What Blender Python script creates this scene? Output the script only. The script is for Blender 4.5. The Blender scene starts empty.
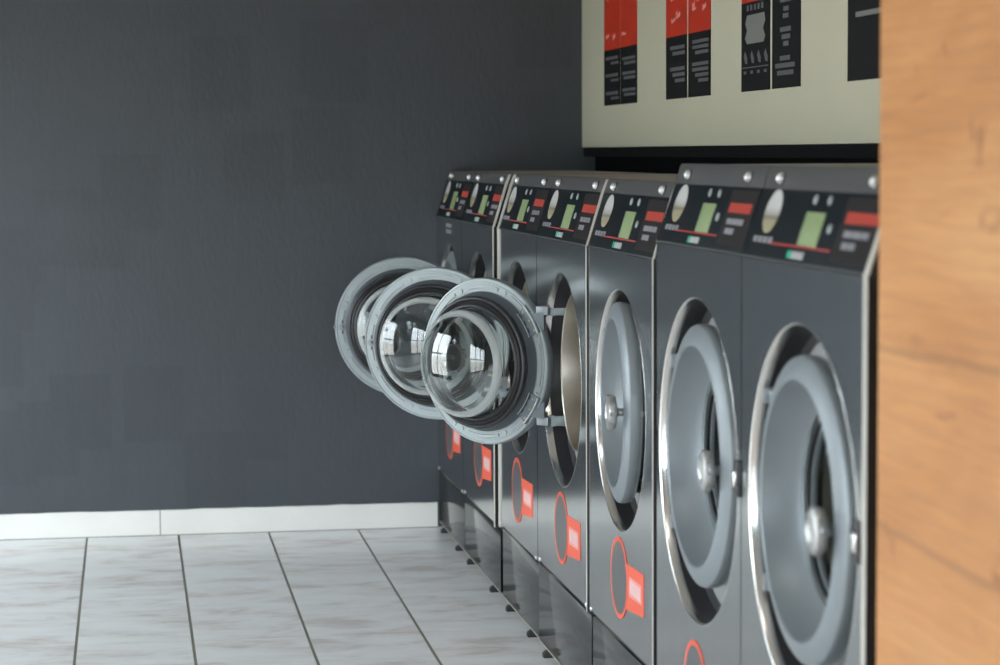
import bpy, bmesh, math, random
from mathutils import Vector, Matrix
C = bpy.context.scene.collection
PI = math.pi

# ------------------------------------------------------------------ materials
def new_mat(name):
    m = bpy.data.materials.new(name); m.use_nodes = True
    nt = m.node_tree
    b = nt.nodes['Principled BSDF']
    return m, nt, b

def simple(name, col, rough=.5, metal=0., coat=0., noise=0., nscale=20., bump=0., bscale=200., stretch=(1, 1, 1), spec=None):
    m, nt, b = new_mat(name)
    b.inputs['Base Color'].default_value = (*col, 1)
    b.inputs['Roughness'].default_value = rough
    b.inputs['Metallic'].default_value = metal
    b.inputs['Coat Weight'].default_value = coat
    if spec is not None: b.inputs['Specular IOR Level'].default_value = spec
    if noise or bump:
        tc = nt.nodes.new('ShaderNodeTexCoord')
        mp = nt.nodes.new('ShaderNodeMapping'); mp.inputs['Scale'].default_value = stretch
        nt.links.new(tc.outputs['Object'], mp.inputs['Vector'])
    if noise:
        n = nt.nodes.new('ShaderNodeTexNoise'); n.inputs['Scale'].default_value = nscale
        n.inputs['Detail'].default_value = 4
        nt.links.new(mp.outputs['Vector'], n.inputs['Vector'])
        r = nt.nodes.new('ShaderNodeMapRange')
        r.inputs['From Min'].default_value = .3; r.inputs['From Max'].default_value = .7
        r.inputs['To Min'].default_value = 1 - noise; r.inputs['To Max'].default_value = 1 + noise
        nt.links.new(n.outputs['Fac'], r.inputs['Value'])
        mx = nt.nodes.new('ShaderNodeVectorMath'); mx.operation = 'SCALE'
        mx.inputs[0].default_value = col
        nt.links.new(r.outputs['Result'], mx.inputs['Scale'])
        nt.links.new(mx.outputs['Vector'], b.inputs['Base Color'])
    if bump:
        n2 = nt.nodes.new('ShaderNodeTexNoise'); n2.inputs['Scale'].default_value = bscale
        nt.links.new(mp.outputs['Vector'], n2.inputs['Vector'])
        bp = nt.nodes.new('ShaderNodeBump'); bp.inputs['Strength'].default_value = bump
        bp.inputs['Distance'].default_value = .002
        nt.links.new(n2.outputs['Fac'], bp.inputs['Height'])
        nt.links.new(bp.outputs['Normal'], b.inputs['Normal'])
    return m

M = {}
M['panel'] = simple('brushed_steel_panel', (.49, .515, .525), .17, 1., noise=.04, nscale=3, stretch=(1, 12, 1))
M['strip'] = simple('dark_strip', (.075, .075, .075), .5, .2, spec=.3)
M['body'] = simple('beige_cabinet_paint', (.30, .28, .235), .6, 0)
M['trim'] = simple('pale_steel_edge', (.55, .52, .46), .4, .3)
M['black_seam_shade'] = simple('black_plastic_seam_and_shade', (.012, .012, .014), .5)
M['overlay'] = simple('black_control_overlay', (.007, .010, .013), .5, 0, noise=.1, nscale=6, spec=.08)
M['overlay_warm'] = simple('charcoal_label_field', (.022, .019, .019), .55, spec=.08)
M['lcd'] = simple('green_display', (.21, .28, .13), .55, noise=.06, nscale=60)
M['btn'] = simple('pale_button', (.30, .34, .33), .4)
M['green'] = simple('green_button', (.0, .38, .20), .35)
M['white_btn'] = simple('white_button', (.42, .43, .42), .4)
M['red_line'] = simple('red_line', (.42, .045, .035), .4)
M['red_label'] = simple('red_label', (.36, .045, .03), .5, spec=.2)
M['grey_txt'] = simple('grey_print', (.20, .20, .215), .5)
M['chrome'] = simple('chrome', (.80, .80, .80), .10, 1.)
M['lip'] = simple('polished_steel_lip', (.80, .78, .75), .2, 1.)
M['steel'] = simple('stainless', (.58, .57, .55), .28, 1.)
M['drumsteel'] = simple('drum_stainless', (.58, .54, .47), .36, 1., noise=.12, nscale=8, stretch=(1, 1, .15))
M['rubber'] = simple('black_rubber', (.018, .018, .02), .42)
M['wellplate'] = simple('dark_steel_backplate', (.34, .345, .34), .38, .35)
M['ring'] = simple('silver_grey_plastic_ring', (.20, .225, .24), .42, .25, noise=.03, nscale=12)
M['cone'] = simple('slate_grey_plastic', (.085, .10, .115), .4, .2)
M['flange'] = simple('pale_grey_flange', (.29, .325, .33), .36, .15, noise=.04, nscale=15)
M['brass'] = simple('brass_screw', (.42, .31, .18), .4, .8)
M['zinc'] = simple('zinc_bracket', (.20, .225, .235), .42, .4, noise=.08, nscale=40)
M['orange'] = simple('orange_decal', (.70, .105, .055), .45, spec=.3)
M['pinkprint'] = simple('pale_pink_print', (.68, .27, .25), .45)
M['hinge_metal'] = simple('grey_hinge_plate', (.12, .14, .15), .42, .3)
M['ribwhite'] = simple('pale_rib_edge', (.60, .65, .66), .4)
M['domecap'] = simple('satin_white_dome_cap', (.62, .63, .62), .22, .5)
M['greydecal'] = simple('grey_decal_disc', (.075, .078, .082), .30)
M['plinth'] = simple('black_gloss_plinth', (.022, .023, .024), .12, 0.)
M['foot'] = simple('black_rubber_foot', (.01, .011, .011), .6)
M['knob'] = simple('satin_knob', (.42, .42, .41), .36, .8)
M['print'] = simple('white_print', (.66, .46, .45), .5)
M['redposter'] = simple('red_poster', (.46, .032, .012), .5, spec=.2, noise=.08, nscale=9)
M['blackposter'] = simple('black_poster', (.007, .007, .0075), .6, spec=.15)
M['postertext'] = simple('grey_poster_print', (.095, .095, .10), .6)
M['posterlight'] = simple('light_poster_print', (.17, .175, .16), .6)
M['pinkposter'] = simple('faint_pink_poster_print', (.72, .30, .26), .5)
M['sign'] = simple('grey_green_sign_panel', (.53, .51, .38), .5, noise=.02, nscale=2)
M['frame_dark'] = simple('dark_metal_frame', (.005, .005, .0055), .8, spec=.1)
M['gap_shade'] = simple('matt_black_gap_shade', (.003, .003, .0035), .9, spec=.05)
M['sideframe'] = simple('window_frame_paint', (.3, .3, .31), .4)
M['lamp_body'] = simple('white_lamp_body', (.8, .8, .8), .4)
M['ceiling'] = simple('ceiling_paint', (.42, .40, .38), .9, bump=.1)
M['otherwall'] = simple('slate_wall_paint_side', (.055, .062, .070), .6, bump=.15)
M['rightwall'] = simple('black_wall_paint', (.012, .012, .013), .9, bump=.15)

def mat_coin():
    # silver disc with a sandy lower third and a dark spot: printed round picture
    m, nt, b = new_mat('coin_disc_print')
    tc = nt.nodes.new('ShaderNodeTexCoord'); sx = nt.nodes.new('ShaderNodeSeparateXYZ')
    nt.links.new(tc.outputs['Generated'], sx.inputs[0])
    r = nt.nodes.new('ShaderNodeValToRGB')
    e = r.color_ramp.elements
    e[0].position = .0; e[0].color = (.34, .30, .19, 1)
    e[1].position = .95; e[1].color = (.50, .50, .48, 1)
    a = e.new(.30); a.color = (.30, .26, .16, 1)
    a = e.new(.36); a.color = (.13, .11, .08, 1)
    a = e.new(.44); a.color = (.34, .33, .29, 1)
    a = e.new(.6); a.color = (.50, .50, .49, 1)
    nt.links.new(sx.outputs['Z'], r.inputs['Fac'])
    nt.links.new(r.outputs['Color'], b.inputs['Base Color'])
    b.inputs['Roughness'].default_value = .35
    return m
M['coin'] = mat_coin()

def mat_glass():
    m, nt, b = new_mat('clear_glass')
    b.inputs['Base Color'].default_value = (.93, .97, .96, 1)
    b.inputs['Roughness'].default_value = .0
    b.inputs['IOR'].default_value = 1.47
    b.inputs['Transmission Weight'].default_value = 1
    return m
M['glass'] = mat_glass()
def mat_rim():
    m, nt, b = new_mat('thick_pressed_glass_edge')
    b.inputs['Base Color'].default_value = (.88, .92, .91, 1)
    b.inputs['Roughness'].default_value = .22
    b.inputs['IOR'].default_value = 1.47
    b.inputs['Transmission Weight'].default_value = .72
    return m
M['glass_edge'] = mat_rim()

def mat_wall():
    m, nt, b = new_mat('slate_blue_grey_wall_paint')
    L = nt.links
    tc = nt.nodes.new('ShaderNodeTexCoord')
    def noise(scale, stretch, detail=3, dist=0.):
        mp = nt.nodes.new('ShaderNodeMapping'); mp.inputs['Scale'].default_value = stretch
        L.new(tc.outputs['Object'], mp.inputs['Vector'])
        n = nt.nodes.new('ShaderNodeTexNoise'); n.inputs['Scale'].default_value = scale
        n.inputs['Detail'].default_value = detail; n.inputs['Distortion'].default_value = dist
        L.new(mp.outputs['Vector'], n.inputs['Vector']); return n
    # roller patches: darker touch-ups with blocky edges
    v = nt.nodes.new('ShaderNodeTexVoronoi'); v.distance = 'CHEBYCHEV'; v.inputs['Scale'].default_value = 3.2
    mp = nt.nodes.new('ShaderNodeMapping'); mp.inputs['Scale'].default_value = (1.0, 1, .8)
    L.new(tc.outputs['Object'], mp.inputs['Vector']); L.new(mp.outputs['Vector'], v.inputs['Vector'])
    pr = nt.nodes.new('ShaderNodeMapRange'); pr.inputs['From Min'].default_value = .34; pr.inputs['From Max'].default_value = .37
    pr.inputs['To Min'].default_value = .88; pr.inputs['To Max'].default_value = 1.0
    L.new(v.outputs['Distance'], pr.inputs['Value'])
    n1 = noise(1.1, (1, 1, 1), 3)
    gate = nt.nodes.new('ShaderNodeMapRange'); gate.inputs['From Min'].default_value = .42; gate.inputs['From Max'].default_value = .5
    L.new(n1.outputs['Fac'], gate.inputs['Value'])
    mixp = nt.nodes.new('ShaderNodeMix'); mixp.inputs['A'].default_value = 1.0
    L.new(gate.outputs['Result'], mixp.inputs['Factor']); L.new(pr.outputs['Result'], mixp.inputs['B'])
    n2 = noise(2.0, (1, 1, .8), 5)
    r2 = nt.nodes.new('ShaderNodeMapRange'); r2.inputs['From Min'].default_value = .3; r2.inputs['From Max'].default_value = .7
    r2.inputs['To Min'].default_value = .95; r2.inputs['To Max'].default_value = 1.05
    L.new(n2.outputs['Fac'], r2.inputs['Value'])
    n3 = noise(38, (1, 1, .12), 3)
    r3 = nt.nodes.new('ShaderNodeMapRange'); r3.inputs['From Min'].default_value = .3; r3.inputs['From Max'].default_value = .7
    r3.inputs['To Min'].default_value = .965; r3.inputs['To Max'].default_value = 1.035
    L.new(n3.outputs['Fac'], r3.inputs['Value'])
    m1 = nt.nodes.new('ShaderNodeMath'); m1.operation = 'MULTIPLY'
    L.new(mixp.outputs['Result'], m1.inputs[0]); L.new(r2.outputs['Result'], m1.inputs[1])
    m2 = nt.nodes.new('ShaderNodeMath'); m2.operation = 'MULTIPLY'
    L.new(m1.outputs[0], m2.inputs[0]); L.new(r3.outputs['Result'], m2.inputs[1])
    sc = nt.nodes.new('ShaderNodeVectorMath'); sc.operation = 'SCALE'; sc.inputs[0].default_value = WALLCOL
    L.new(m2.outputs[0], sc.inputs['Scale']); L.new(sc.outputs['Vector'], b.inputs['Base Color'])
    b.inputs['Roughness'].default_value = .55
    bp = nt.nodes.new('ShaderNodeBump'); bp.inputs['Strength'].default_value = .35; bp.inputs['Distance'].default_value = .003
    n4 = noise(70, (1, 1, .45), 3)
    L.new(n4.outputs['Fac'], bp.inputs['Height']); L.new(bp.outputs['Normal'], b.inputs['Normal'])
    return m
WALLCOL = (.046, .053, .0615)
M['wall'] = mat_wall()

TX0, TY0, TS = -.1653, 6.4536, .3333
def mat_floor():
    m, nt, b = new_mat('white_marbled_floor_tiles')
    L = nt.links
    tc = nt.nodes.new('ShaderNodeTexCoord'); sx = nt.nodes.new('ShaderNodeSeparateXYZ')
    L.new(tc.outputs['Object'], sx.inputs[0])
    def math_(op, a, bb=None, c=None):
        n = nt.nodes.new('ShaderNodeMath'); n.operation = op
        for i, v in enumerate((a, bb, c)):
            if v is None: continue
            if isinstance(v, (int, float)): n.inputs[i].default_value = v
            else: L.new(v, n.inputs[i])
        return n.outputs[0]
    def line(coord, off, half):
        t = math_('DIVIDE', math_('SUBTRACT', coord, off), TS)
        t = math_('ADD', t, .5)
        fr = math_('SUBTRACT', t, math_('FLOOR', t))
        d = math_('ABSOLUTE', math_('SUBTRACT', fr, .5))
        d = math_('MULTIPLY', d, TS)
        return d, t, half
    dx, tx, _ = line(sx.outputs['X'], TX0, 0)
    dy, ty, _ = line(sx.outputs['Y'], TY0, 0)
    def mask(d, half, soft=.0008):
        r = nt.nodes.new('ShaderNodeMapRange'); r.inputs['From Min'].default_value = half - soft; r.inputs['From Max'].default_value = half + soft
        r.inputs['To Min'].default_value = 1; r.inputs['To Max'].default_value = 0
        L.new(d, r.inputs['Value']); return r.outputs['Result']
    gx = mask(dx, .0042); gy = mask(dy, .0030)
    # per tile offset so that each tile has its own veins
    idx = math_('FLOOR', math_('SUBTRACT', tx, .5)); idy = math_('FLOOR', math_('SUBTRACT', ty, .5))
    cmb = nt.nodes.new('ShaderNodeCombineXYZ'); L.new(idx, cmb.inputs[0]); L.new(idy, cmb.inputs[1])
    wn = nt.nodes.new('ShaderNodeTexWhiteNoise'); wn.noise_dimensions = '3D'; L.new(cmb.outputs[0], wn.inputs['Vector'])
    vm = nt.nodes.new('ShaderNodeVectorMath'); vm.operation = 'SCALE'; vm.inputs['Scale'].default_value = 9
    L.new(wn.outputs['Color'], vm.inputs[0])
    va = nt.nodes.new('ShaderNodeVectorMath'); va.operation = 'ADD'
    L.new(tc.outputs['Object'], va.inputs[0]); L.new(vm.outputs['Vector'], va.inputs[1])
    mp = nt.nodes.new('ShaderNodeMapping'); mp.inputs['Scale'].default_value = (.6, 1.25, 1); mp.inputs['Rotation'].default_value = (0, 0, .12)
    L.new(va.outputs['Vector'], mp.inputs['Vector'])
    n = nt.nodes.new('ShaderNodeTexNoise'); n.inputs['Scale'].default_value = 6.0; n.inputs['Detail'].default_value = 6; n.inputs['Distortion'].default_value = .35
    n.inputs['Roughness'].default_value = .62
    L.new(mp.outputs['Vector'], n.inputs['Vector'])
    r = nt.nodes.new('ShaderNodeValToRGB'); e = r.color_ramp.elements
    e[0].position = .36; e[0].color = (.66, .62, .60, 1)
    e[1].position = .50; e[1].color = (.82, .82, .81, 1)
    a = e.new(.43); a.color = (.76, .73, .71, 1)
    a = e.new(.62); a.color = (.86, .87, .86, 1)
    L.new(n.outputs['Fac'], r.inputs['Fac'])
    mx = nt.nodes.new('ShaderNodeMix'); mx.data_type = 'RGBA'
    L.new(gy, mx.inputs['Factor']); L.new(r.outputs['Color'], mx.inputs['A']); mx.inputs['B'].default_value = (.50, .45, .38, 1)
    mx2 = nt.nodes.new('ShaderNodeMix'); mx2.data_type = 'RGBA'
    L.new(gx, mx2.inputs['Factor']); L.new(mx.outputs['Result'], mx2.inputs['A']); mx2.inputs['B'].default_value = (.17, .165, .13, 1)
    L.new(mx2.outputs['Result'], b.inputs['Base Color'])
    g = math_('MAXIMUM', gx, gy)
    rr = math_('MULTIPLY_ADD', g, .5, .22)
    L.new(rr, b.inputs['Roughness']); b.inputs['Specular IOR Level'].default_value = .35
    bp = nt.nodes.new('ShaderNodeBump'); bp.inputs['Strength'].default_value = .6; bp.inputs['Distance'].default_value = .002; bp.invert = True
    L.new(g, bp.inputs['Height']); L.new(bp.outputs['Normal'], b.inputs['Normal'])
    return m
M['floor'] = mat_floor()

def mat_wood():
    m, nt, b = new_mat('pale_knotty_oak_laminate')
    L = nt.links
    tc = nt.nodes.new('ShaderNodeTexCoord')
    def nz(scale, stretch, detail=4, dist=0., rough=.5):
        mp = nt.nodes.new('ShaderNodeMapping'); mp.inputs['Scale'].default_value = stretch
        L.new(tc.outputs['Object'], mp.inputs['Vector'])
        n = nt.nodes.new('ShaderNodeTexNoise'); n.inputs['Scale'].default_value = scale
        n.inputs['Detail'].default_value = detail; n.inputs['Distortion'].default_value = dist; n.inputs['Roughness'].default_value = rough
        L.new(mp.outputs['Vector'], n.inputs['Vector']); return n
    def ramp(src, stops):
        r = nt.nodes.new('ShaderNodeValToRGB'); e = r.color_ramp.elements
        e[0].position, e[0].color = stops[0][0], (*stops[0][1], 1)
        e[1].position, e[1].color = stops[-1][0], (*stops[-1][1], 1)
        for p_, c_ in stops[1:-1]:
            q = e.new(p_); q.color = (*c_, 1)
        L.new(src, r.inputs['Fac']); return r
    big = nz(2.6, (1, .55, 1.6), 5, .8)
    base = ramp(big.outputs['Fac'], [(.30, (.465, .195, .056)), (.5, (.555, .25, .082)), (.70, (.63, .32, .12))])
    gr = nz(9, (1, .5, 9), 5, .6)
    gr2 = ramp(gr.outputs['Fac'], [(.3, (.88, .86, .84)), (.7, (1.08, 1.08, 1.08))])
    mul = nt.nodes.new('ShaderNodeMix'); mul.data_type = 'RGBA'; mul.blend_type = 'MULTIPLY'; mul.inputs['Factor'].default_value = 1
    L.new(base.outputs['Color'], mul.inputs['A']); L.new(gr2.outputs['Color'], mul.inputs['B'])
    # knots and cracks
    kn = nz(5.5, (1, 1.0, 1.8), 2, 1.5)
    kr = ramp(kn.outputs['Fac'], [(.0, (1, 1, 1)), (.66, (1, 1, 1)), (.74, (.66, .58, .54)), (.84, (.45, .36, .33))])
    mul2 = nt.nodes.new('ShaderNodeMix'); mul2.data_type = 'RGBA'; mul2.blend_type = 'MULTIPLY'; mul2.inputs['Factor'].default_value = 1
    L.new(mul.outputs['Result'], mul2.inputs['A']); L.new(kr.outputs['Color'], mul2.inputs['B'])
    L.new(mul2.outputs['Result'], b.inputs['Base Color'])
    b.inputs['Roughness'].default_value = .5
    # board seams: thin darker wavy lines along the grain
    sx = nt.nodes.new('ShaderNodeSeparateXYZ'); L.new(tc.outputs['Object'], sx.inputs[0])
    wob = nz(2, (1, 1, 1), 2)
    def mt(op, a, bb):
        n = nt.nodes.new('ShaderNodeMath'); n.operation = op
        for i, v in enumerate((a, bb)):
            if isinstance(v, (int, float)): n.inputs[i].default_value = v
            else: L.new(v, n.inputs[i])
        return n.outputs[0]
    z = mt('ADD', sx.outputs['Z'], mt('MULTIPLY', wob.outputs['Fac'], .05))
    t = mt('DIVIDE', mt('SUBTRACT', z, 1.14), .27)
    t = mt('MINIMUM', t, .4)
    fr = mt('ABSOLUTE', mt('SUBTRACT', t, mt('ROUND', t, 0)), 0)
    r = nt.nodes.new('ShaderNodeMapRange'); r.inputs['From Min'].default_value = .008; r.inputs['From Max'].default_value = .035
    r.inputs['To Min'].default_value = .74; r.inputs['To Max'].default_value = 1
    L.new(fr, r.inputs['Value'])
    sc = nt.nodes.new('ShaderNodeVectorMath'); sc.operation = 'SCALE'
    L.new(mul2.outputs['Result'], sc.inputs[0]); L.new(r.outputs['Result'], sc.inputs['Scale'])
    L.new(sc.outputs['Vector'], b.inputs['Base Color'])
    return m
M['wood'] = mat_wood()
M['baseboard'] = simple('white_baseboard_tile', (.75, .73, .69), .35, noise=.03, nscale=6, bump=.05, bscale=30)
M['bjoint'] = simple('dark_joint', (.10, .11, .10), .7)

# ------------------------------------------------------------------ mesh tools
class MB:
    def __init__(s): s.bm = bmesh.new(); s.mats = []
    def mi(s, m):
        if m not in s.mats: s.mats.append(m)
        return s.mats.index(m)
    def _fin(s, faces, m, smooth=False):
        i = s.mi(m)
        for f in faces: f.material_index = i; f.smooth = smooth
    def box(s, lo, hi, m, bev=0., mat=None):
        x0, y0, z0 = lo; x1, y1, z1 = hi
        b2 = bmesh.new()
        vs = [b2.verts.new(v) for v in ((x0,y0,z0),(x1,y0,z0),(x1,y1,z0),(x0,y1,z0),(x0,y0,z1),(x1,y0,z1),(x1,y1,z1),(x0,y1,z1))]
        for q in ((0,3,2,1),(4,5,6,7),(0,1,5,4),(1,2,6,5),(2,3,7,6),(3,0,4,7)): b2.faces.new([vs[i] for i in q])
        if bev: bmesh.ops.bevel(b2, geom=b2.edges[:], offset=bev, segments=2, affect='EDGES', profile=.5)
        s.merge(b2, m, mat, smooth=False)
    def merge(s, b2, m, mat=None, smooth=False):
        if mat is not None: bmesh.ops.transform(b2, matrix=mat, verts=b2.verts)
        bmesh.ops.recalc_face_normals(b2, faces=b2.faces)
        mp = {v: s.bm.verts.new(v.co) for v in b2.verts}
        fs = []
        for f in b2.faces:
            try: fs.append(s.bm.faces.new([mp[v] for v in f.verts]))
            except ValueError: pass
        s._fin(fs, m, smooth); b2.free()
    def prism(s, pts, axis, a0, a1, m, mat=None, bev=0.):
        """extrude a 2-D outline along axis (0=x: pts are (y,z); 1=y: (x,z); 2=z: (x,y))"""
        def P(p, a):
            if axis == 0: return (a, p[0], p[1])
            if axis == 1: return (p[0], a, p[1])
            return (p[0], p[1], a)
        b2 = bmesh.new()
        A = [b2.verts.new(P(p, a0)) for p in pts]; B = [b2.verts.new(P(p, a1)) for p in pts]
        b2.faces.new(A); b2.faces.new(B[::-1])
        n = len(pts)
        for i in range(n): b2.faces.new((A[i], B[i], B[(i+1) % n], A[(i+1) % n]))
        if bev: bmesh.ops.bevel(b2, geom=b2.edges[:], offset=bev, segments=2, affect='EDGES', profile=.5)
        s.merge(b2, m, mat)
    def lathe(s, prof, m, seg=96, closed=False, mat=None, a0=0., a1=2*PI, mats=None):
        """revolve (r, x) points about the local X axis; closed joins last profile point to first"""
        b2 = bmesh.new(); full = abs(a1 - a0 - 2*PI) < 1e-6
        n = seg if full else seg + 1
        rings = []
        for r, x in prof:
            if r < 1e-6: rings.append([b2.verts.new((x, 0, 0))])
            else: rings.append([b2.verts.new((x, r*math.cos(a0+(a1-a0)*k/seg), r*math.sin(a0+(a1-a0)*k/seg))) for k in range(n)])
        pr = list(zip(rings, rings[1:]))
        if closed: pr.append((rings[-1], rings[0]))
        for A, B in pr:
            for k in range(seg):
                k2 = (k+1) % n if full else k+1
                if len(A) == 1 and len(B) == 1: continue
                if len(A) == 1: b2.faces.new((A[0], B[k], B[k2]))
                elif len(B) == 1: b2.faces.new((A[k], A[k2], B[0]))
                else: b2.faces.new((A[k], A[k2], B[k2], B[k]))
        if not full and closed:
            b2.faces.new([r[0] for r in rings]); b2.faces.new([r[-1] for r in rings][::-1])
        s.merge(b2, m, mat, smooth=True)
    def build(s, name, parent=None, loc=(0,0,0), rot=(0,0,0), angle=35):
        me = bpy.data.meshes.new(name); s.bm.to_mesh(me); s.bm.free()
        for m in s.mats: me.materials.append(M[m])
        try: me.set_sharp_from_angle(angle=math.radians(angle))
        except Exception: pass
        o = bpy.data.objects.new(name, me); C.objects.link(o)
        o.location = loc; o.rotation_euler = rot
        if parent is not None: o.parent = parent
        return o

def T(x, y, z): return Matrix.Translation((x, y, z))
def Rx(a): return Matrix.Rotation(a, 4, 'X')
def Ry(a): return Matrix.Rotation(a, 4, 'Y')
def Rz(a): return Matrix.Rotation(a, 4, 'Z')
def empty(name, loc, parent=None):
    o = bpy.data.objects.new(name, None); C.objects.link(o); o.location = loc
    o.empty_display_size = .1
    if parent is not None: o.parent = parent
    return o
def tag(o, label, cat, group=None):
    o['label'] = label; o['category'] = cat
    if group: o['group'] = group
    return o
def struct(o): o['kind'] = 'structure'; return o

# ------------------------------------------------------------------ the room
WALLY = 8.728; XR = 2.16; XL = -2.2; YF = -2.6; H = 3.05
b = MB(); b.box((XL-.15, YF-.15, -.1), (XR+.15, WALLY+.15, 0), 'floor'); struct(b.build('floor'))
b = MB(); b.box((XL-.15, YF-.15, H), (XR+.15, WALLY+.15, H+.1), 'ceiling'); struct(b.build('ceiling'))
b = MB(); b.box((XL-.15, WALLY, 0), (XR+.15, WALLY+.15, H), 'wall'); struct(b.build('wall_back'))
b = MB(); b.box((XR, YF, 0), (XR+.15, WALLY, H), 'rightwall'); struct(b.build('wall_right'))
# left wall with two windows toward the street corner
def wall_with_holes(name, axis, c0, c1, u0, u1, holes, mat):
    b = MB()
    us = sorted({u0, u1, *[h[0] for h in holes], *[h[1] for h in holes]})
    for a, c in zip(us, us[1:]):
        hs = [h for h in holes if h[0] <= a + 1e-6 and h[1] >= c - 1e-6]
        spans = [(0, H)] if not hs else [(0, hs[0][2]), (hs[0][3], H)]
        for z0, z1 in spans:
            if z1 - z0 < 1e-4: continue
            if axis == 'x': b.box((c0, a, z0), (c1, c, z1), mat)
            else: b.box((a, c0, z0), (c, c1, z1), mat)
    return struct(b.build(name))
LH = [(2.9, 5.0, .05, 2.0), (6.75, 8.45, .05, 2.0)]
wall_with_holes('wall_left', 'x', XL-.15, XL, YF, WALLY, LH, 'otherwall')
FH = [(-1.95, -.1, .12, 2.0), (.1, 1.95, .12, 2.0)]
wall_with_holes('wall_front', 'y', YF-.15, YF, XL-.15, XR+.15, FH, 'otherwall')
def window(n, axis, c, h):
    a, e, z0, z1 = h; b = MB(); w = .05
    def bar(u0, u1, v0, v1):
        if axis == 'x': b.box((c-.1, u0, v0), (c-.04, u1, v1), 'sideframe')
        else: b.box((u0, c-.1, v0), (u1, c-.04, v1), 'sideframe')
    bar(a, e, z0, z0+w); bar(a, e, z1-w, z1); bar(a, a+w, z0+w, z1-w); bar(e-w, e, z0+w, z1-w)
    n = max(2, round((e-a)/.8)); st_ = (e-a)/n
    for k in range(1, n): bar(a+st_*k-w/2, a+st_*k+w/2, z0+w, z1-w)
    for k in range(n): bar(a+st_*k+(w if k == 0 else w/2), a+st_*(k+1)-(w if k == n-1 else w/2), .92, .98)
    struct(b.build('window_%d' % n))
for i, h in enumerate(FH): window(i+1, 'y', YF, h)
for i, h in enumerate(LH): window(i+3, 'x', XL, h)
for axis, c, hs in (('y', YF, FH), ('x', XL, LH)):
    for h in hs:
        l = bpy.data.lights.new('window_portal', 'AREA'); l.shape = 'RECTANGLE'
        l.size = h[1]-h[0]; l.size_y = h[3]-h[2]; l.cycles.is_portal = True
        o = bpy.data.objects.new('window_portal', l); C.objects.link(o)
        mid = ((h[0]+h[1])/2, (h[2]+h[3])/2)
        if axis == 'y': o.location = (mid[0], c-.16, mid[1]); o.rotation_euler = (PI/2, 0, 0) ; o.rotation_euler = (-PI/2, 0, 0) if False else (PI/2, 0, PI)
        else: o.location = (c-.16, mid[0], mid[1]); o.rotation_euler = (PI/2, 0, PI/2)
# check direction: area lights emit along local -Z
# (front wall must emit toward +Y, left wall toward +X)

# baseboard along the back wall with one joint and a slightly uneven top
def baseboard():
    random.seed(4)
    b = MB(); zt = .0945
    for x0, x1 in ((XL, .100), (.1035, 1.136)):
        n = max(3, int((x1-x0)/.05)); pts = [(x0, 0), (x1, 0)]
        top = [(x1 + (x0-x1)*k/n, zt + random.uniform(-.0015, .0015)) for k in range(n+1)]
        b.prism(pts + top, 1, WALLY-.012, WALLY, 'baseboard')
    b.box((.0995, WALLY-.009, 0), (.104, WALLY, .093), 'bjoint')
    b.box((XL, WALLY-.0145, .0), (1.136, WALLY-.012, .0022), 'bjoint')
    return struct(b.build('baseboard_back'))
baseboard()

# ------------------------------------------------------------------ washing machines
A = 1.140           # x of the front plane of the row
DEPTH = .535

def circ_panel(b, y0, y1, z0, z1, cy, cz, r, x0, x1, m, seg=96):
    """rectangular sheet with a round hole, thickness from x0 to x1"""
    b2 = bmesh.new()
    angs = sorted({2*PI*k/seg for k in range(seg)} | {math.atan2(z-cz, y-cy) % (2*PI) for y in (y0, y1) for z in (z0, z1)})
    def rect(a):
        c, s_ = math.cos(a), math.sin(a); t = 1e9
        if c > 1e-9: t = min(t, (y1-cy)/c)
        if c < -1e-9: t = min(t, (y0-cy)/c)
        if s_ > 1e-9: t = min(t, (z1-cz)/s_)
        if s_ < -1e-9: t = min(t, (z0-cz)/s_)
        return (cy+t*c, cz+t*s_)
    rows = []
    for a in angs:
        ci = (cy+r*math.cos(a), cz+r*math.sin(a)); ro = rect(a)
        rows.append([b2.verts.new((x, p[0], p[1])) for x, p in ((x0, ci), (x0, ro), (x1, ro), (x1, ci))])
    n = len(rows)
    for i in range(n):
        p, q = rows[i], rows[(i+1) % n]
        for k in range(4):
            b2.faces.new((p[k], p[(k+1) % 4], q[(k+1) % 4], q[k]))
    b.merge(b2, m)

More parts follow.
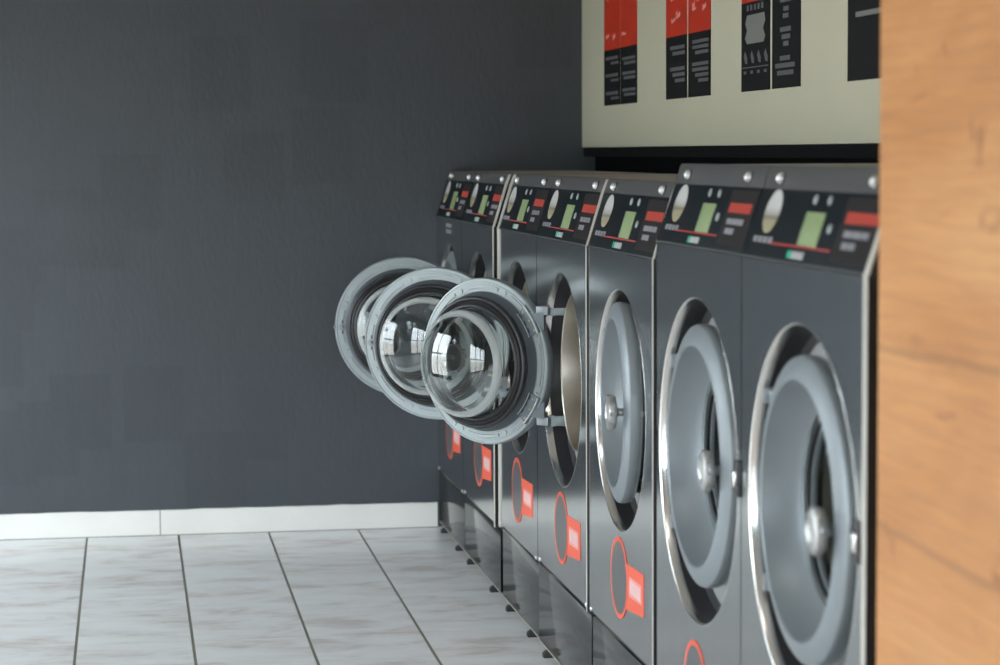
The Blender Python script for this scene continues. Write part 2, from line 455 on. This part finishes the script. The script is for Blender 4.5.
def make_door(parent, cfg, R, centre_y, centre_z, angle_deg, opened):
    """door hinged on the far (+y) side; local origin on the hinge axis, closed door extends to -y"""
    L = R*.985; DX = .019
    hinge = (.016, centre_y + L, centre_z)
    s = R/.238
    d = MB()
    def P(pts): return [(r*s, -u*s) for r, u in pts]
    # visible ring: outer bead, sloping face, crest, funnel to the glass
    off = T(DX, -L, 0)
    d.lathe(P([(.238,.002),(.2395,.008),(.2395,.020),(.2375,.0255),(.2330,.0285),(.218,.034),(.2065,.0375),(.2025,.0375),(.2000,.0350)]), 'ring', 120, mat=off)
    d.lathe(P([(.2000,.0350),(.1975,.026),(.191,.008),(.181,-.010),(.168,-.026),(.160,-.032),(.154,-.034),(.146,-.034),(.146,-.040)]), 'ring', 120, mat=off)
    # back of the door: pale flange, then slate cone rising to the gasket seat
    d.lathe(P([(.238,.002),(.236,-.0025),(.232,-.003)]), 'flange', 120, mat=off)
    d.lathe(P([(.232,-.003),(.231,-.0008),(.2255,-.0008),(.2245,-.003),(.2045,-.003),(.2035,-.0008),(.2010,-.0008),(.2000,-.004)]), 'flange', 120, mat=off)
    d.lathe(P([(.2000,-.004),(.196,-.010),(.190,-.020),(.186,-.026),(.180,-.028),(.170,-.028)]), 'cone', 120, mat=off)
    # bosses and raised arc ribs on the flange
    for k in range(8):
        a = PI/8 + k*PI/4
        if abs(math.cos(a)) > .99: continue
        d.lathe([(0, .0055*s), (.0055*s, .0055*s), (.0065*s, .0035*s), (.0068*s, .0015*s)], 'flange', 16, mat=T(DX, -L, 0) @ T(0, .2145*s*math.cos(a), .2145*s*math.sin(a)))
    for k in range(8):
        a0_ = k*PI/4 + PI/8 + .12; a1_ = a0_ + PI/4 - .24
        if k in (3+4, 3): pass
        d.lathe(P([(.2085,-.002),(.2105,-.006),(.2185,-.006),(.2205,-.002)]), 'flange', 12, closed=True, mat=off, a0=a0_, a1=a1_)
    door = d.build('door', parent, hinge, (0, 0, -math.radians(angle_deg)), 32)
    # gasket with three ridges
    g = MB()
    g.lathe(P([(.184,-0.0320),(.1885,-0.0350),(.1895,-0.0400),(.186,-0.0450),(.181,-0.0455),(.1785,-0.0430),(.1765,-0.0455),(.1755,-0.0495),(.172,-0.0515),(.169,-0.0480),(.167,-0.0505),(.164,-0.0540),(.160,-0.0540),(.157,-0.0490),(.1555,-0.0360),(.1555,-0.0280),(.168,-0.0260),(.184,-0.0300)]), 'rubber', 120, closed=True)
    g.build('gasket', door, (DX, -L, 0), angle=50)
    # glass bowl (double wall)
    q = MB()
    outp = [(.1545,-.018),(.1545,-.030),(.1535,-.050),(.1535,-.085),(.1530,-.098),(.1500,-.106),(.1440,-.1115),(.137,-.1150),(.127,-.1205),(.113,-.1275),(.094,-.1350),(.070,-.1420),(.040,-.1468),(.015,-.1485),(0,-.1487)]
    inp = [(0,-.1440),(.015,-.1438),(.040,-.1422),(.070,-.1374),(.092,-.1310),(.110,-.1240),(.123,-.1170),(.132,-.1115),(.1415,-.107),(.1465,-.1030),(.1490,-.097),(.1495,-.085),(.1495,-.050),(.1505,-.030),(.1505,-.018)]
    q.lathe(P(outp + inp), 'glass', 128, closed=True)
    ci_ = q.mi('glass_edge'); q.bm.faces.ensure_lookup_table()
    for f in q.bm.faces:
        c_ = f.calc_center_median(); rr_ = math.hypot(c_.y, c_.z)/s
        if c_.x/s > .0985 and .134 < rr_ < .1545 and rr_ > .1335: f.material_index = ci_
    q.build('glass_bowl', door, (DX, -L, 0), angle=60)
    # handle: disc knob on a stem, free side, outside
    k = MB()
    ky = -L - .172*s
    k.lathe([(.0, .0), (.009, .0), (.009, -.050), (.012, -.054), (.012, -.060)], 'knob', 24, mat=T(.006+DX, ky, -.004))
    k.lathe([(0, -.056), (.026, -.056), (.036, -.058), (.0395, -.063), (.0395, -.071), (.036, -.076), (.024, -.0785), (.020, -.0755), (.010, -.0745), (0, -.0745)], 'knob', 48, mat=T(.006+DX, ky, -.004))
    for i in range(10):
        a = i*2*PI/10
        k.lathe([(0, .0), (.0045, .0), (.0045, -.012), (0, -.013)], 'knob', 10, mat=T(-.057+DX, ky + .0375*math.cos(a), -.004 + .0375*math.sin(a)))
    ko = k.build('door_knob', door)
    # latch spindle with wings on the inside of the free edge
    w = MB(); wy = -L - .212*s
    w.lathe([(0, .018), (.004, .018), (.005, .014), (.005, .008), (.0085, .007), (.0085, .003)], 'zinc', 20, mat=T(DX, wy, 0))
    for sg in (-1, 1):
        w.prism([(-.0035, .006*sg), (.0035, .006*sg), (.0018, .024*sg), (-.0018, .024*sg)], 0, .0035, .0065, 'rubber', mat=T(DX, wy, 0))
        w.prism([(.006*sg, -.003), (.006*sg, .003), (.013*sg, 0)], 0, .0035, .0065, 'rubber', mat=T(DX, wy, 0))
    w.lathe([(.0085,.004),(.0125,.004),(.0125,.007),(.0085,.007)], 'zinc', 24, closed=True, mat=T(DX, wy, 0))
    w.build('latch_bolt', door)
    # free edge catch nub
    n_ = MB(); n_.box((-.002+DX, -L-R-.005, -.007), (.005+DX, -L-R+.002, .007), 'zinc', .002); n_.build('catch_nub', door)
    # two hinge plates on the flange, hinge side
    for sg in (-1, 1):
        h = MB(); am = sg*math.radians(35)
        def pol(r, a): return (-L + r*math.cos(a), r*math.sin(a))
        r0, r1 = .193*s, .233*s; da = math.radians(11.5)
        out = [pol(r0, am-da), pol(r1, am-da), pol(r1, am), pol(r1, am+da), pol(r0, am+da), pol(r0, am)]
        out = out if sg > 0 else out
        h.prism(out, 0, .0035, .0085, 'hinge_metal', bev=.0008, mat=T(DX, 0, 0))
        # raised white edge ribs and dark slots
        h.lathe([(r0, .0085), (r0, .0125), (r0+.0025, .0125), (r0+.0025, .0085)], 'ribwhite', 8, closed=True, mat=T(DX, -L, 0), a0=am-da, a1=am+da)
        h.lathe([(r1-.0065, .0085), (r1-.0065, .0125), (r1-.004, .0125), (r1-.004, .0085)], 'ribwhite', 8, closed=True, mat=T(DX, -L, 0), a0=am-da, a1=am+da)
        for f in (-.7, -.1, .5):
            h.lathe([(r0+.0045, .0084), (r0+.0045, .0092), (r0+.0085, .0092), (r0+.0085, .0084)], 'rubber', 4, closed=True, mat=T(DX, -L, 0), a0=am+da*f, a1=am+da*(f+.35))
        for f, rr in ((-.72, .22), (0, .217), (.72, .213)):
            yy, zz = pol(rr*s, am+da*f)
            h.lathe([(0, .0118), (.0028, .0112), (.0036, .0085)], 'brass', 14, mat=T(DX, yy, zz))
        # knuckle reaching to the hinge pin
        ey, ez = pol(r1-.004, am + sg*da*.5)
        hy0, hz0 = ey-.012, sg*.155*s
        web = [pol(r0+.004, am+sg*da), (-.006, sg*.150*s), (-.004, sg*.098*s), pol(r1, am-sg*da*.2)]
        h.prism(web if sg > 0 else web[::-1], 0, .004+DX, .0075+DX, 'hinge_metal')
        h.box((-.001, -.034, hz0-.013), (.0075+DX, .008, hz0+.011), 'zinc', .002)
        h.lathe([(0, -.016), (.0075, -.016), (.0075, .016), (0, .016)], 'zinc', 20, mat=T(.003, .006, hz0) @ Ry(PI/2))
        h.build('hinge_plate', door)
    return door, hinge, s

def make_machine(yn, yf, zb, kind, label, angle=0., opened=False, trim_near=False, trim_far=False, latch=True, note=False, depth_shift=0., trim_w=.010):
    """yn/yf: near and far seam along the row"""
    yc = (yn+yf)/2; w = yf-yn; hw = w/2
    ZC = {'small': 1.171, 'large': 1.212}[kind] - zb
    ZT = {'small': 1.338, 'large': 1.379}[kind] - zb
    SV = {'small': .134, 'large': .125}[kind]; SX = .0418
    RH = {'small': .288, 'large': .336}[kind]
    RD = {'small': .236, 'large': .268}[kind]
    hz = {'small': .799, 'large': .776}[kind] - zb
    dz = {'small': .817, 'large': .786}[kind] - zb
    t = tag(empty('washing_machine', (A + depth_shift, yc, zb)), label, 'washing machine', 'row of washing machines')
    g = .0012
    # cabinet shell
    prof = [(.006, .0), (.006, ZC), (.006+SX, ZC+SV), (.059, ZT), (DEPTH, ZT), (DEPTH, 0)]
    b = MB()
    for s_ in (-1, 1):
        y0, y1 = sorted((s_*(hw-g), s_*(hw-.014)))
        b.prism(prof, 1, y0, y1, 'black_seam_shade')  # side plates coloured black to stand in for shade between machines
    b.box((.062, -hw+.014, ZT-.012), (DEPTH, hw-.014, ZT), 'body')
    b.box((DEPTH-.012, -hw+.014, 0), (DEPTH, hw-.014, ZT-.012), 'body')
    b.box((.01, -hw+.014, 0), (DEPTH-.012, hw-.014, .012), 'body')
    b.build('cabinet', t)
    # front sheet with the porthole
    b = MB()
    circ_panel(b, -hw+g+.0005, hw-g-.0005, .011, ZC-.002, 0, hz, RH, 0, .004, 'panel')
    b.build('front_panel', t)
    # rolled polished lip around the porthole
    b = MB()
    lp = [(RH+.0005, .0006), (RH-.0012, -.0004), (RH-.0034, .0008), (RH-.0050, .0040), (RH-.0072, .0170), (RH-.0078, .020), (RH-.0055, .020), (RH-.0048, .0165), (RH-.0025, .0045), (RH+.0005, .0030)]
    b.lathe(lp, 'lip', 120, closed=True); b.build('porthole_lip', t, (0, 0, hz), angle=60)
    # rubber well and steel back plate
    b = MB()
    b.lathe([(RH-.0078, .019), (RH-.013, .055), (RH-.024, .064), (RH-.024, .072), (RH-.003, .072), (RH-.0045, .018)], 'rubber', 96, closed=True)
    b.build('well_wall', t, (0, 0, hz))
    ro = RD*.885; co = dz-hz
    b = MB(); b2 = bmesh.new()
    seg = 96; rw = RH-.010
    rows = []
    for k in range(seg):
        a = 2*PI*k/seg
        rows.append([b2.verts.new(v) for v in ((.066, rw*math.cos(a), rw*math.sin(a)), (.066, (ro+.006)*math.cos(a), co+(ro+.006)*math.sin(a)), (.070, (ro+.006)*math.cos(a), co+(ro+.006)*math.sin(a)), (.070, rw*math.cos(a), rw*math.sin(a)))])
    for k in range(seg):
        p, q = rows[k], rows[(k+1) % seg]
        for j in range(4): b2.faces.new((p[j], p[(j+1) % 4], q[(j+1) % 4], q[j]))
    b.merge(b2, 'wellplate', smooth=True)
    b.lathe([(ro+.022, .0660), (ro+.020, .0615), (ro+.017, .0615), (ro+.015, .066)], 'wellplate', 96, mat=T(0, 0, co))
    b.build('back_plate', t, (0, 0, hz))
    b = MB()
    b.lathe([(ro+.006, .066), (ro+.007, .044), (ro+.004, .038), (ro, .041), (ro-.004, .075), (ro-.004, .13), (ro+.03, .16), (ro+.03, .46), (.06, .50), (0, .50), (0, .51), (ro+.04, .505), (ro+.04, .155), (ro+.006, .13)], 'drumsteel', 96, closed=False)
    b.build('drum', t, (0, 0, dz), angle=40)
    # control console: plates on the slanted face
    th = math.atan2(SX, SV); SL = math.hypot(SX, SV)
    # local frame: u toward camera (-y) 0..1, v up the slant in metres, n outward
    base = T(.006, 0, ZC) @ Ry(th)
    def slab(b_, u0, u1, v0, v1, n0, n1, m, bev=0.):
        y0 = hw - g - u1*(w-2*g); y1 = hw - g - u0*(w-2*g)
        b_.box((-n1, y0, v0), (-n0, y1, v1), m, bev, mat=base)
    b = MB(); slab(b, .0, 1, .001, SL-.001, .0, .006, 'overlay', .0008)
    con = b.build('control_panel', t)
    def cpart(name, fn, label=None):
        b_ = MB(); fn(b_); o = b_.build(name, con)
        return o
    cpart('label_field', lambda q: slab(q, .70, .985, .012, SL-.008, .0058, .0064, 'overlay_warm'))
    cpart('display', lambda q: slab(q, .43, .575, SL*.235, SL*.70, .0055, .0076, 'lcd', .0006))
    for (u, v) in ((.465, .87), (.575, .87), (.635, .50)):
        def fn(q, u=u, v=v):
            yy = hw - g - u*(w-2*g)
            q.lathe([(0, -.009), (.0068, -.009), (.0086, -.008), (.0088, -.005)], 'btn', 24, mat=base @ T(0, yy, SL*v))
        cpart('button', fn)
    for i in range(4):
        u = .385 + i*.032
        def fn(q, u=u, i=i): slab(q, u, u+.024, SL*.05, SL*.15, .0055, .0085, 'green' if i == 0 else 'white_btn', .0006)
        cpart('program_key', fn)
    cpart('red_stripe', lambda q: slab(q, .19, .685, SL*.205, SL*.228, .0057, .0066, 'red_line'))
    def fn(q):
        yy = hw - g - .145*(w-2*g)
        m_ = base @ T(0, yy, SL*.665) @ Matrix.Diagonal((1, 1.18, 1, 1))
        q.lathe([(0, -.0075), (.038, -.0075), (.0415, -.0068), (.0415, -.005)], 'coin', 48, mat=m_)
    cpart('round_emblem', fn)
    def fn(q):
        for i in range(4): slab(q, .055+i*.043, .088+i*.043, SL*.21, SL*.30, .0057, .0066, 'grey_txt')
    cpart('grey_caption', fn)
    cpart('red_label', lambda q: slab(q, .73, .955, SL*.59, SL*.74, .0064, .0072, 'red_label'))
    def fn(q):
        for u0, u1, v0, v1 in ((.745, .80, .41, .50), (.805, .865, .41, .50), (.87, .915, .41, .50), (.755, .80, .26, .35), (.805, .845, .26, .35)):
            slab(q, u0, u1, SL*v0, SL*v1, .0064, .0071, 'grey_txt')
    cpart('printed_caption', fn)
    # thin lines under and over the console
    b = MB(); slab(b, 0, 1, -.0025, .001, .0, .008, 'strip'); b.build('console_edge', t)
    # top strip with two dome screws
    b = MB()
    b.prism([(SX, ZC+SV+.0005), (.0525, ZT-.003), (.056, ZT+.0015), (.075, ZT+.0015), (.075, ZC+SV+.0005)], 1, -hw+g, hw-g, 'strip')
    st = b.build('top_strip', t)
    a2 = math.atan2(.0115, ZT-ZC-SV)
    for s_ in (-1, 1):
        b = MB()
        mm = T(.0465, s_*(hw-.112), (ZC+SV+ZT)/2 - .001) @ Ry(a2)
        b.lathe([(0, -.0125), (.004, -.0120), (.0075, -.0100), (.0098, -.0065), (.0105, -.002), (.0105, .003)], 'domecap', 32, mat=mm)
        b.lathe([(.0105, -.0015), (.0128, -.0012), (.0130, .003), (.0105, .003)], 'black_seam_shade', 24, closed=True, mat=mm)
        b.build('dome_screw', st)
    # bright folded side edges
    for s_, on in ((-1, trim_near), (1, trim_far)):
        if not on: continue
        b = MB(); y0, y1 = sorted((s_*(hw-g-.0002), s_*(hw-trim_w)))
        o_ = .004
        b.prism([(-o_, .0), (-o_, ZC), (.0405-o_, ZC+SV+.001), (.053-o_, ZT), (.062, ZT), (.062, ZC+.11), (.007, ZC), (.007, 0)], 1, y0, y1, 'trim')
        b.build('edge_trim', t)
        if s_ < 0:
            b = MB(); b.box((-.003, -hw+.0002, .0), (.01, -hw+g, ZC), 'black_seam_shade'); b.build('seam_strip', t)
    # corner bolts
    for s_ in (-1, 1):
        b = MB(); b.lathe([(0, -.0035), (.004, -.0032), (.0065, -.0015), (.0068, .001)], 'steel', 12, mat=T(0, s_*(hw-.030), .014)); b.build('bolt', t)
    # door
    door, hinge, s = make_door(t, None, RD, 0, dz, angle, opened)
    # hinge brackets fixed in the well
    for sg in (-1, 1):
        z = dz + sg*.155*s; b = MB(); hy = hinge[1]
        b.prism([(.008, hy-.014), (.066, hy-.026), (.066, hy-.008), (.008, hy+.000)], 2, z-.014, z+.014, 'zinc', bev=.001)
        # flared foot on the plate
        b.prism([(hy-.062, z-.016-sg*.010), (hy-.012, z-.016-sg*.022), (hy-.012, z+.016-sg*.004), (hy-.062, z+.016-sg*.006)], 0, .054, .066, 'zinc', bev=.001)
        for yy, zz in ((hy-.052, z), (hy-.034, z-sg*.016)):
            b.lathe([(0, .0505), (.003, .051), (.004, .054)], 'brass', 12, mat=T(0, yy, zz))
        b.build('hinge_bracket', t)
    # catch on the near edge of the porthole
    if latch:
        b = MB(); zz = dz
        b.box((-.006, -RH-.020, zz-.034), (.006, -RH+.010, zz+.034), 'rubber', .002)
        b.box((-.013, -RH-.016, zz-.016), (-.005, -RH+.006, zz+.016), 'steel', .003)
        b.build('door_catch', t)
    b = MB(); b.box((.006, -RH*.62-.010, hz+RH*.72-.008), (.018, -RH*.62+.012, hz+RH*.72+.006), 'steel', .002); b.build('striker', t)
    # decals: ringed disc and slanted tag
    zc_ = .399 - zb if kind == 'small' else .306 - zb
    b = MB()
    b.lathe([(0, -.0014), (.0865, -.0014)], 'greydecal', 72, mat=T(0, 0, zc_))
    b.lathe([(.0865, -.0012), (.0865, -.0016), (.0975, -.0016), (.0975, -.0005)], 'orange', 72, mat=T(0, 0, zc_))
    b.build('round_decal', t)
    b = MB()
    b.prism([(-.070, zc_+.048), (-.268, zc_+.054), (-.268, zc_-.044), (-.070, zc_-.062)], 0, -.0010, -.0002, 'orange')
    b.prism([(-.115, zc_+.022), (-.245, zc_+.024), (-.245, zc_-.020), (-.115, zc_-.024)], 0, -.0014, -.0010, 'pinkprint')
    for i in range(5):
        y = -.125 - i*.023
        b.box((-.0018, y-.016, zc_-.014), (-.0014, y, zc_+.016), 'print')
    b.build('tag_decal', t)
    if note:
        b = MB()
        for i in range(2): b.box((-.002, -.07, 1.118-zb+i*.022), (-.0004, .055, 1.131-zb+i*.022), 'grey_txt')
        b.build('small_notice', t)
    return t

ys = [(8.045, 8.722), (7.308, 8.043), (6.545, 7.240), (5.796, 6.543), (5.036, 5.794), (4.298, 5.018), (3.522, 4.296)]
zbs = [.214, .220, .236, .242, .243, .243, .243]
make_machine(*ys[0], zbs[0], 'small', 'farthest washing machine, against the dark wall, with a small grey notice on its front', note=True, latch=False)
make_machine(*ys[1], zbs[1], 'small', 'washing machine with open door just left of the pale double edge strip', 90+12, True, trim_near=True, latch=False, trim_w=.026)
make_machine(*ys[2], zbs[2], 'small', 'washing machine right of the pale double edge strip, its open door the middle of three', 90+26, True, trim_far=True, latch=False, trim_w=.026)
make_machine(*ys[3], zbs[3], 'small', 'washing machine with the nearest open door, glass bowl turned to the camera', 90+50, True, trim_near=True, latch=False)
make_machine(*ys[4], zbs[4], 'small', 'smaller washing machine with door left slightly ajar, beside the nearest open door', 4.0, False, trim_near=True, latch=False)
make_machine(*ys[5], zbs[5], 'large', 'taller washing machine with closed door, second from the wooden column')
make_machine(*ys[6], zbs[6], 'large', 'taller washing machine with closed door directly beside the wooden column', trim_near=True, trim_w=.022)

# plinths under the machines, each on small feet
PG = [(8.047, 8.720), (7.247, 8.043), (6.533, 7.202), (5.757, 6.528), (5.057, 5.740), (4.300, 5.051), (3.524, 4.294)]
plab = ['black glossy plinth under the farthest washing machine, meeting the white baseboard',
        'black glossy plinth under the second machine from the wall, left of the dark gap',
        'black glossy plinth just right of the dark gap, third from the wall',
        'black glossy plinth under the machine with the nearest open door',
        'black glossy plinth under the machine with the ajar door, cut by the picture bottom',
        'black glossy plinth under the taller machine second from the wooden column',
        'black glossy plinth under the taller machine beside the wooden column']
for (y0, y1), z, lb, off in zip(PG, zbs, plab, (.004, .004, .004, .0, .0, .0, .0)):
    t = tag(empty('plinth', (A+off, (y0+y1)/2, 0)), lb, 'plinth', 'plinths under the machines')
    hw = (y1-y0)/2
    b = MB(); b.box((0, -hw+.003, .024), (DEPTH-.04, hw, z-.0005), 'plinth', .0008); b.box((.0008, -hw, .024), (DEPTH-.04, -hw+.0032, z-.0005), 'gap_shade'); b.build('plinth_box', t)  # thin black sheet on the near end paints the shade in the gap
    b = MB(); b.box((-.0015, -hw+.004, .020), (.004, hw-.004, .0238), 'body'); b.build('bottom_rail', t)
    b = MB(); b.box((.006, -hw, z-.0005), (.02, hw, z-.0001), 'black_seam_shade'); b.build('top_seal', t)
    for s_ in (-1, 1):
        for xx in (.0, DEPTH-.12):
            b = MB()
            yy = s_*(hw-.14)
            b.prism([(xx-.014, 0), (xx+.045, 0), (xx+.045, .0195), (xx-.003, .0195), (xx-.013, .012)], 1, yy-.015, yy+.015, 'foot', bev=.002)
            b.build('foot', t)

# ------------------------------------------------------------------ sign box above the machines
t = tag(empty('sign_box', (1.695, 8.726, 1.423)), 'large grey-green wall box with printed strips hanging above the washing machines', 'sign')
b = MB(); b.box((0, -5.31, 0), (XR-1.695-.001, 0, 1.30), 'sign', .003); b.build('box_panel', t)
b = MB(); b.box((.006, -5.31, -.034), (.03, 0, -.0005), 'frame_dark', .001); b.build('bottom_frame', t)
b = MB(); b.box((1.725, 3.42, .0), (1.745, 8.62, 1.422), 'gap_shade'); struct(b.build('recess_shade_1'))  # black sheet added as painted shade of the recess under the sign
def strip(y0, y1, zred, seed, style, zt=2.16):
    rnd = random.Random(seed)
    o0, o1 = y0-8.726, y1-8.726     # local, y0 near (small), y1 far
    zb_, zr, zt_ = 1.5705-1.423, zred-1.423, zt-1.423
    b = MB()
    b.box((-.0025, o0, zb_), (-.0003, o1, min(zr, zt_)), 'blackposter')
    if zr < zt_: b.box((-.0025, o0, zr), (-.0003, o1, zt_), 'redposter')
    w = o1-o0
    def bar(f0, f1, z0, z1, m):   # f from the left (far) edge
        b.box((-.0035, o1-f1*w, z0-1.423), (-.0024, o1-f0*w, z1-1.423), m)
    if style == 'A':      # far pair: short rows
        for z in (1.735, 1.675, 1.612):
            bar(.12, .9, z-.005, z+.006, 'postertext'); bar(.45, .95, z-.022, z-.013, 'postertext')
    if style == 'B':
        for z in (1.725, 1.675, 1.618):
            for k in range(2): bar(.14+.1*(k % 2), .93, z-.016*k-.005, z-.016*k+.005, 'postertext')
    if style == 'C':
        for z, n in ((1.728, 2), (1.662, 3)):
            for k in range(n): bar(.22+.12*k, .92, z-.018*k-.005, z-.018*k+.006, 'postertext')
    if style == 'D':
        for z, n in ((1.735, 3), (1.668, 4)):
            for k in range(n): bar(.2+.14*max(0, k-1), .93, z-.0165*k-.005, z-.0165*k+.005, 'postertext')
    if style == 'E':      # glyph panel and a row of small symbols
        for k in range(5): bar(.2+.13*k, .27+.13*k, 1.79, 1.805, 'postertext')
        b.prism([(o1-.22*w, 1.700-1.423), (o1-.80*w, 1.700-1.423), (o1-.86*w, 1.715-1.423), (o1-.78*w, 1.737-1.423), (o1-.86*w, 1.757-1.423), (o1-.82*w, 1.778-1.423), (o1-.22*w, 1.778-1.423), (o1-.15*w, 1.755-1.423), (o1-.22*w, 1.737-1.423), (o1-.14*w, 1.715-1.423)], 0, -.0035, -.0024, 'posterlight')
        for k in range(4):
            x = .1+.24*k
            b.prism([(o1-x*w, 1.668-1.423), (o1-(x+.05)*w, 1.68-1.423), (o1-(x+.13)*w, 1.66-1.423), (o1-(x+.12)*w, 1.645-1.423), (o1-(x+.05)*w, 1.648-1.423)], 0, -.0035, -.0024, 'postertext')
            bar(x, x+.09, 1.618, 1.626, 'postertext')
        bar(.03, .97, 1.634, 1.637, 'postertext')
    if style == 'F':
        for z, f0, f1 in ((1.798, .3, .68), (1.775, .42, .6), (1.757, .40, .6), (1.722, .3, .68), (1.703, .36, .66), (1.685, .42, .6), (1.648, .3, .66), (1.629, .13, .82), (1.610, .2, .78)):
            bar(f0, f1, z-.006, z+.006, 'postertext')
    if style == 'G':
        bar(.24, 1.0, 1.718, 1.730, 'posterlight')
    if zr < zt_:
        # faint script strokes printed on the red field
        for k in range(9):
            f = rnd.uniform(.08, .75); z = rnd.uniform(zred+.03, zt-.03); wd = rnd.uniform(.08, .2); hh = rnd.uniform(.008, .03)
            b.prism([(o1-f*w, z-1.423), (o1-(f+wd)*w, z+hh*.4-1.423), (o1-(f+wd)*w, z+hh-1.423), (o1-(f+.3*wd)*w, z+hh*.6-1.423), (o1-f*w, z+hh*.9-1.423)], 0, -.0035, -.0024, 'pinkposter')
    lab = b.build('printed_strip', t)
strip(8.028, 8.295, 1.765, 1, 'A'); strip(7.752, 8.014, 1.765, 2, 'B')
strip(7.040, 7.317, 1.764, 3, 'C'); strip(6.745, 7.018, 1.763, 4, 'D')
strip(6.100, 6.390, 1.813, 5, 'E'); strip(5.812, 6.074, 2.16, 6, 'F')
strip(5.145, 5.413, 2.16, 7, 'G'); strip(4.86, 5.125, 2.16, 8, 'F')

# ------------------------------------------------------------------ wooden column
b = MB(); b.box((1.115, 1.1, 0), (XR-.001, 3.405, H-.001), 'wood', .002)
tag(b.build('wooden_column'), 'wide pale knotty wood clad column in the right foreground', 'column')

# ------------------------------------------------------------------ light and camera
w = bpy.data.worlds.new('sky'); bpy.context.scene.world = w; w.use_nodes = True
wn = w.node_tree; bg = wn.nodes['Background']; bg.inputs['Strength'].default_value = 1.0
wtc = wn.nodes.new('ShaderNodeTexCoord'); wsx = wn.nodes.new('ShaderNodeSeparateXYZ'); wr = wn.nodes.new('ShaderNodeValToRGB')
wmr = wn.nodes.new('ShaderNodeMapRange'); wmr.inputs['From Min'].default_value = -.2; wmr.inputs['From Max'].default_value = .2
wn.links.new(wtc.outputs['Generated'], wsx.inputs[0]); wn.links.new(wsx.outputs['Z'], wmr.inputs['Value']); wn.links.new(wmr.outputs['Result'], wr.inputs['Fac'])
e = wr.color_ramp.elements
e[0].position = .40; e[0].color = (.40, .41, .40, 1); e[1].position = .62; e[1].color = (.84, .94, 1.0, 1)
wsc = wn.nodes.new('ShaderNodeVectorMath'); wsc.operation = 'SCALE'; wsc.inputs['Scale'].default_value = 14.0
wn.links.new(wr.outputs['Color'], wsc.inputs[0]); wn.links.new(wsc.outputs['Vector'], bg.inputs['Color'])

# unseen round lamp, added to give the glass bowls a white oval reflection
m_, nt_, b_ = new_mat('lamp_glow'); M['lamp_glow'] = m_
b_.inputs['Emission Color'].default_value = (1, .96, .9, 1); b_.inputs['Emission Strength'].default_value = 14
t = tag(empty('reflection_lamp', (-.1, 3.6, H)), 'unseen round white lamp added for its reflection in the glass bowls', 'lamp')
b = MB(); b.lathe([(0, 0), (.27, 0), (.27, .05), (.245, .05), (.245, .042), (0, .042)], 'lamp_body', 48, mat=Ry(PI/2)); b.build('housing', t)
b = MB(); b.lathe([(.243, .043), (.23, .060), (.15, .072), (0, .076)], 'lamp_glow', 48, mat=Ry(PI/2)); b.build('diffuser', t)

F = 2353.5; yaw, pitch, roll, HC = -.15674, -.07648, -.00513, 1.40762
cy, sy, cp, sp = math.cos(yaw), math.sin(yaw), math.cos(pitch), math.sin(pitch)
fw = Vector((-sy*cp, cy*cp, sp)); r = Vector((cy, sy, 0)); u = r.cross(fw)
r2 = math.cos(roll)*r + math.sin(roll)*u; u2 = -math.sin(roll)*r + math.cos(roll)*u
cam = bpy.data.cameras.new('camera'); co = bpy.data.objects.new('camera', cam); C.objects.link(co)
Rm = Matrix((r2, u2, -fw)).transposed()
co.matrix_world = Matrix.Translation((0, 0, HC)) @ Rm.to_4x4()
cam.sensor_width = 36; cam.lens = F/1000*36; cam.clip_end = 100
cam.dof.use_dof = True; cam.dof.focus_distance = 6.45; cam.dof.aperture_fstop = 4.0
sc = bpy.context.scene; sc.camera = co
sc.view_settings.view_transform = 'Standard'; sc.view_settings.look = 'None'
sc.view_settings.exposure = 0.0; sc.view_settings.gamma = 1.0
sc.view_settings.use_curve_mapping = False
sc.cycles.max_bounces = 14; sc.cycles.transmission_bounces = 12; sc.cycles.glossy_bounces = 6
sc.cycles.use_denoising = True
sc.cycles.sample_clamp_indirect = 6
sc.cycles.caustics_reflective = True
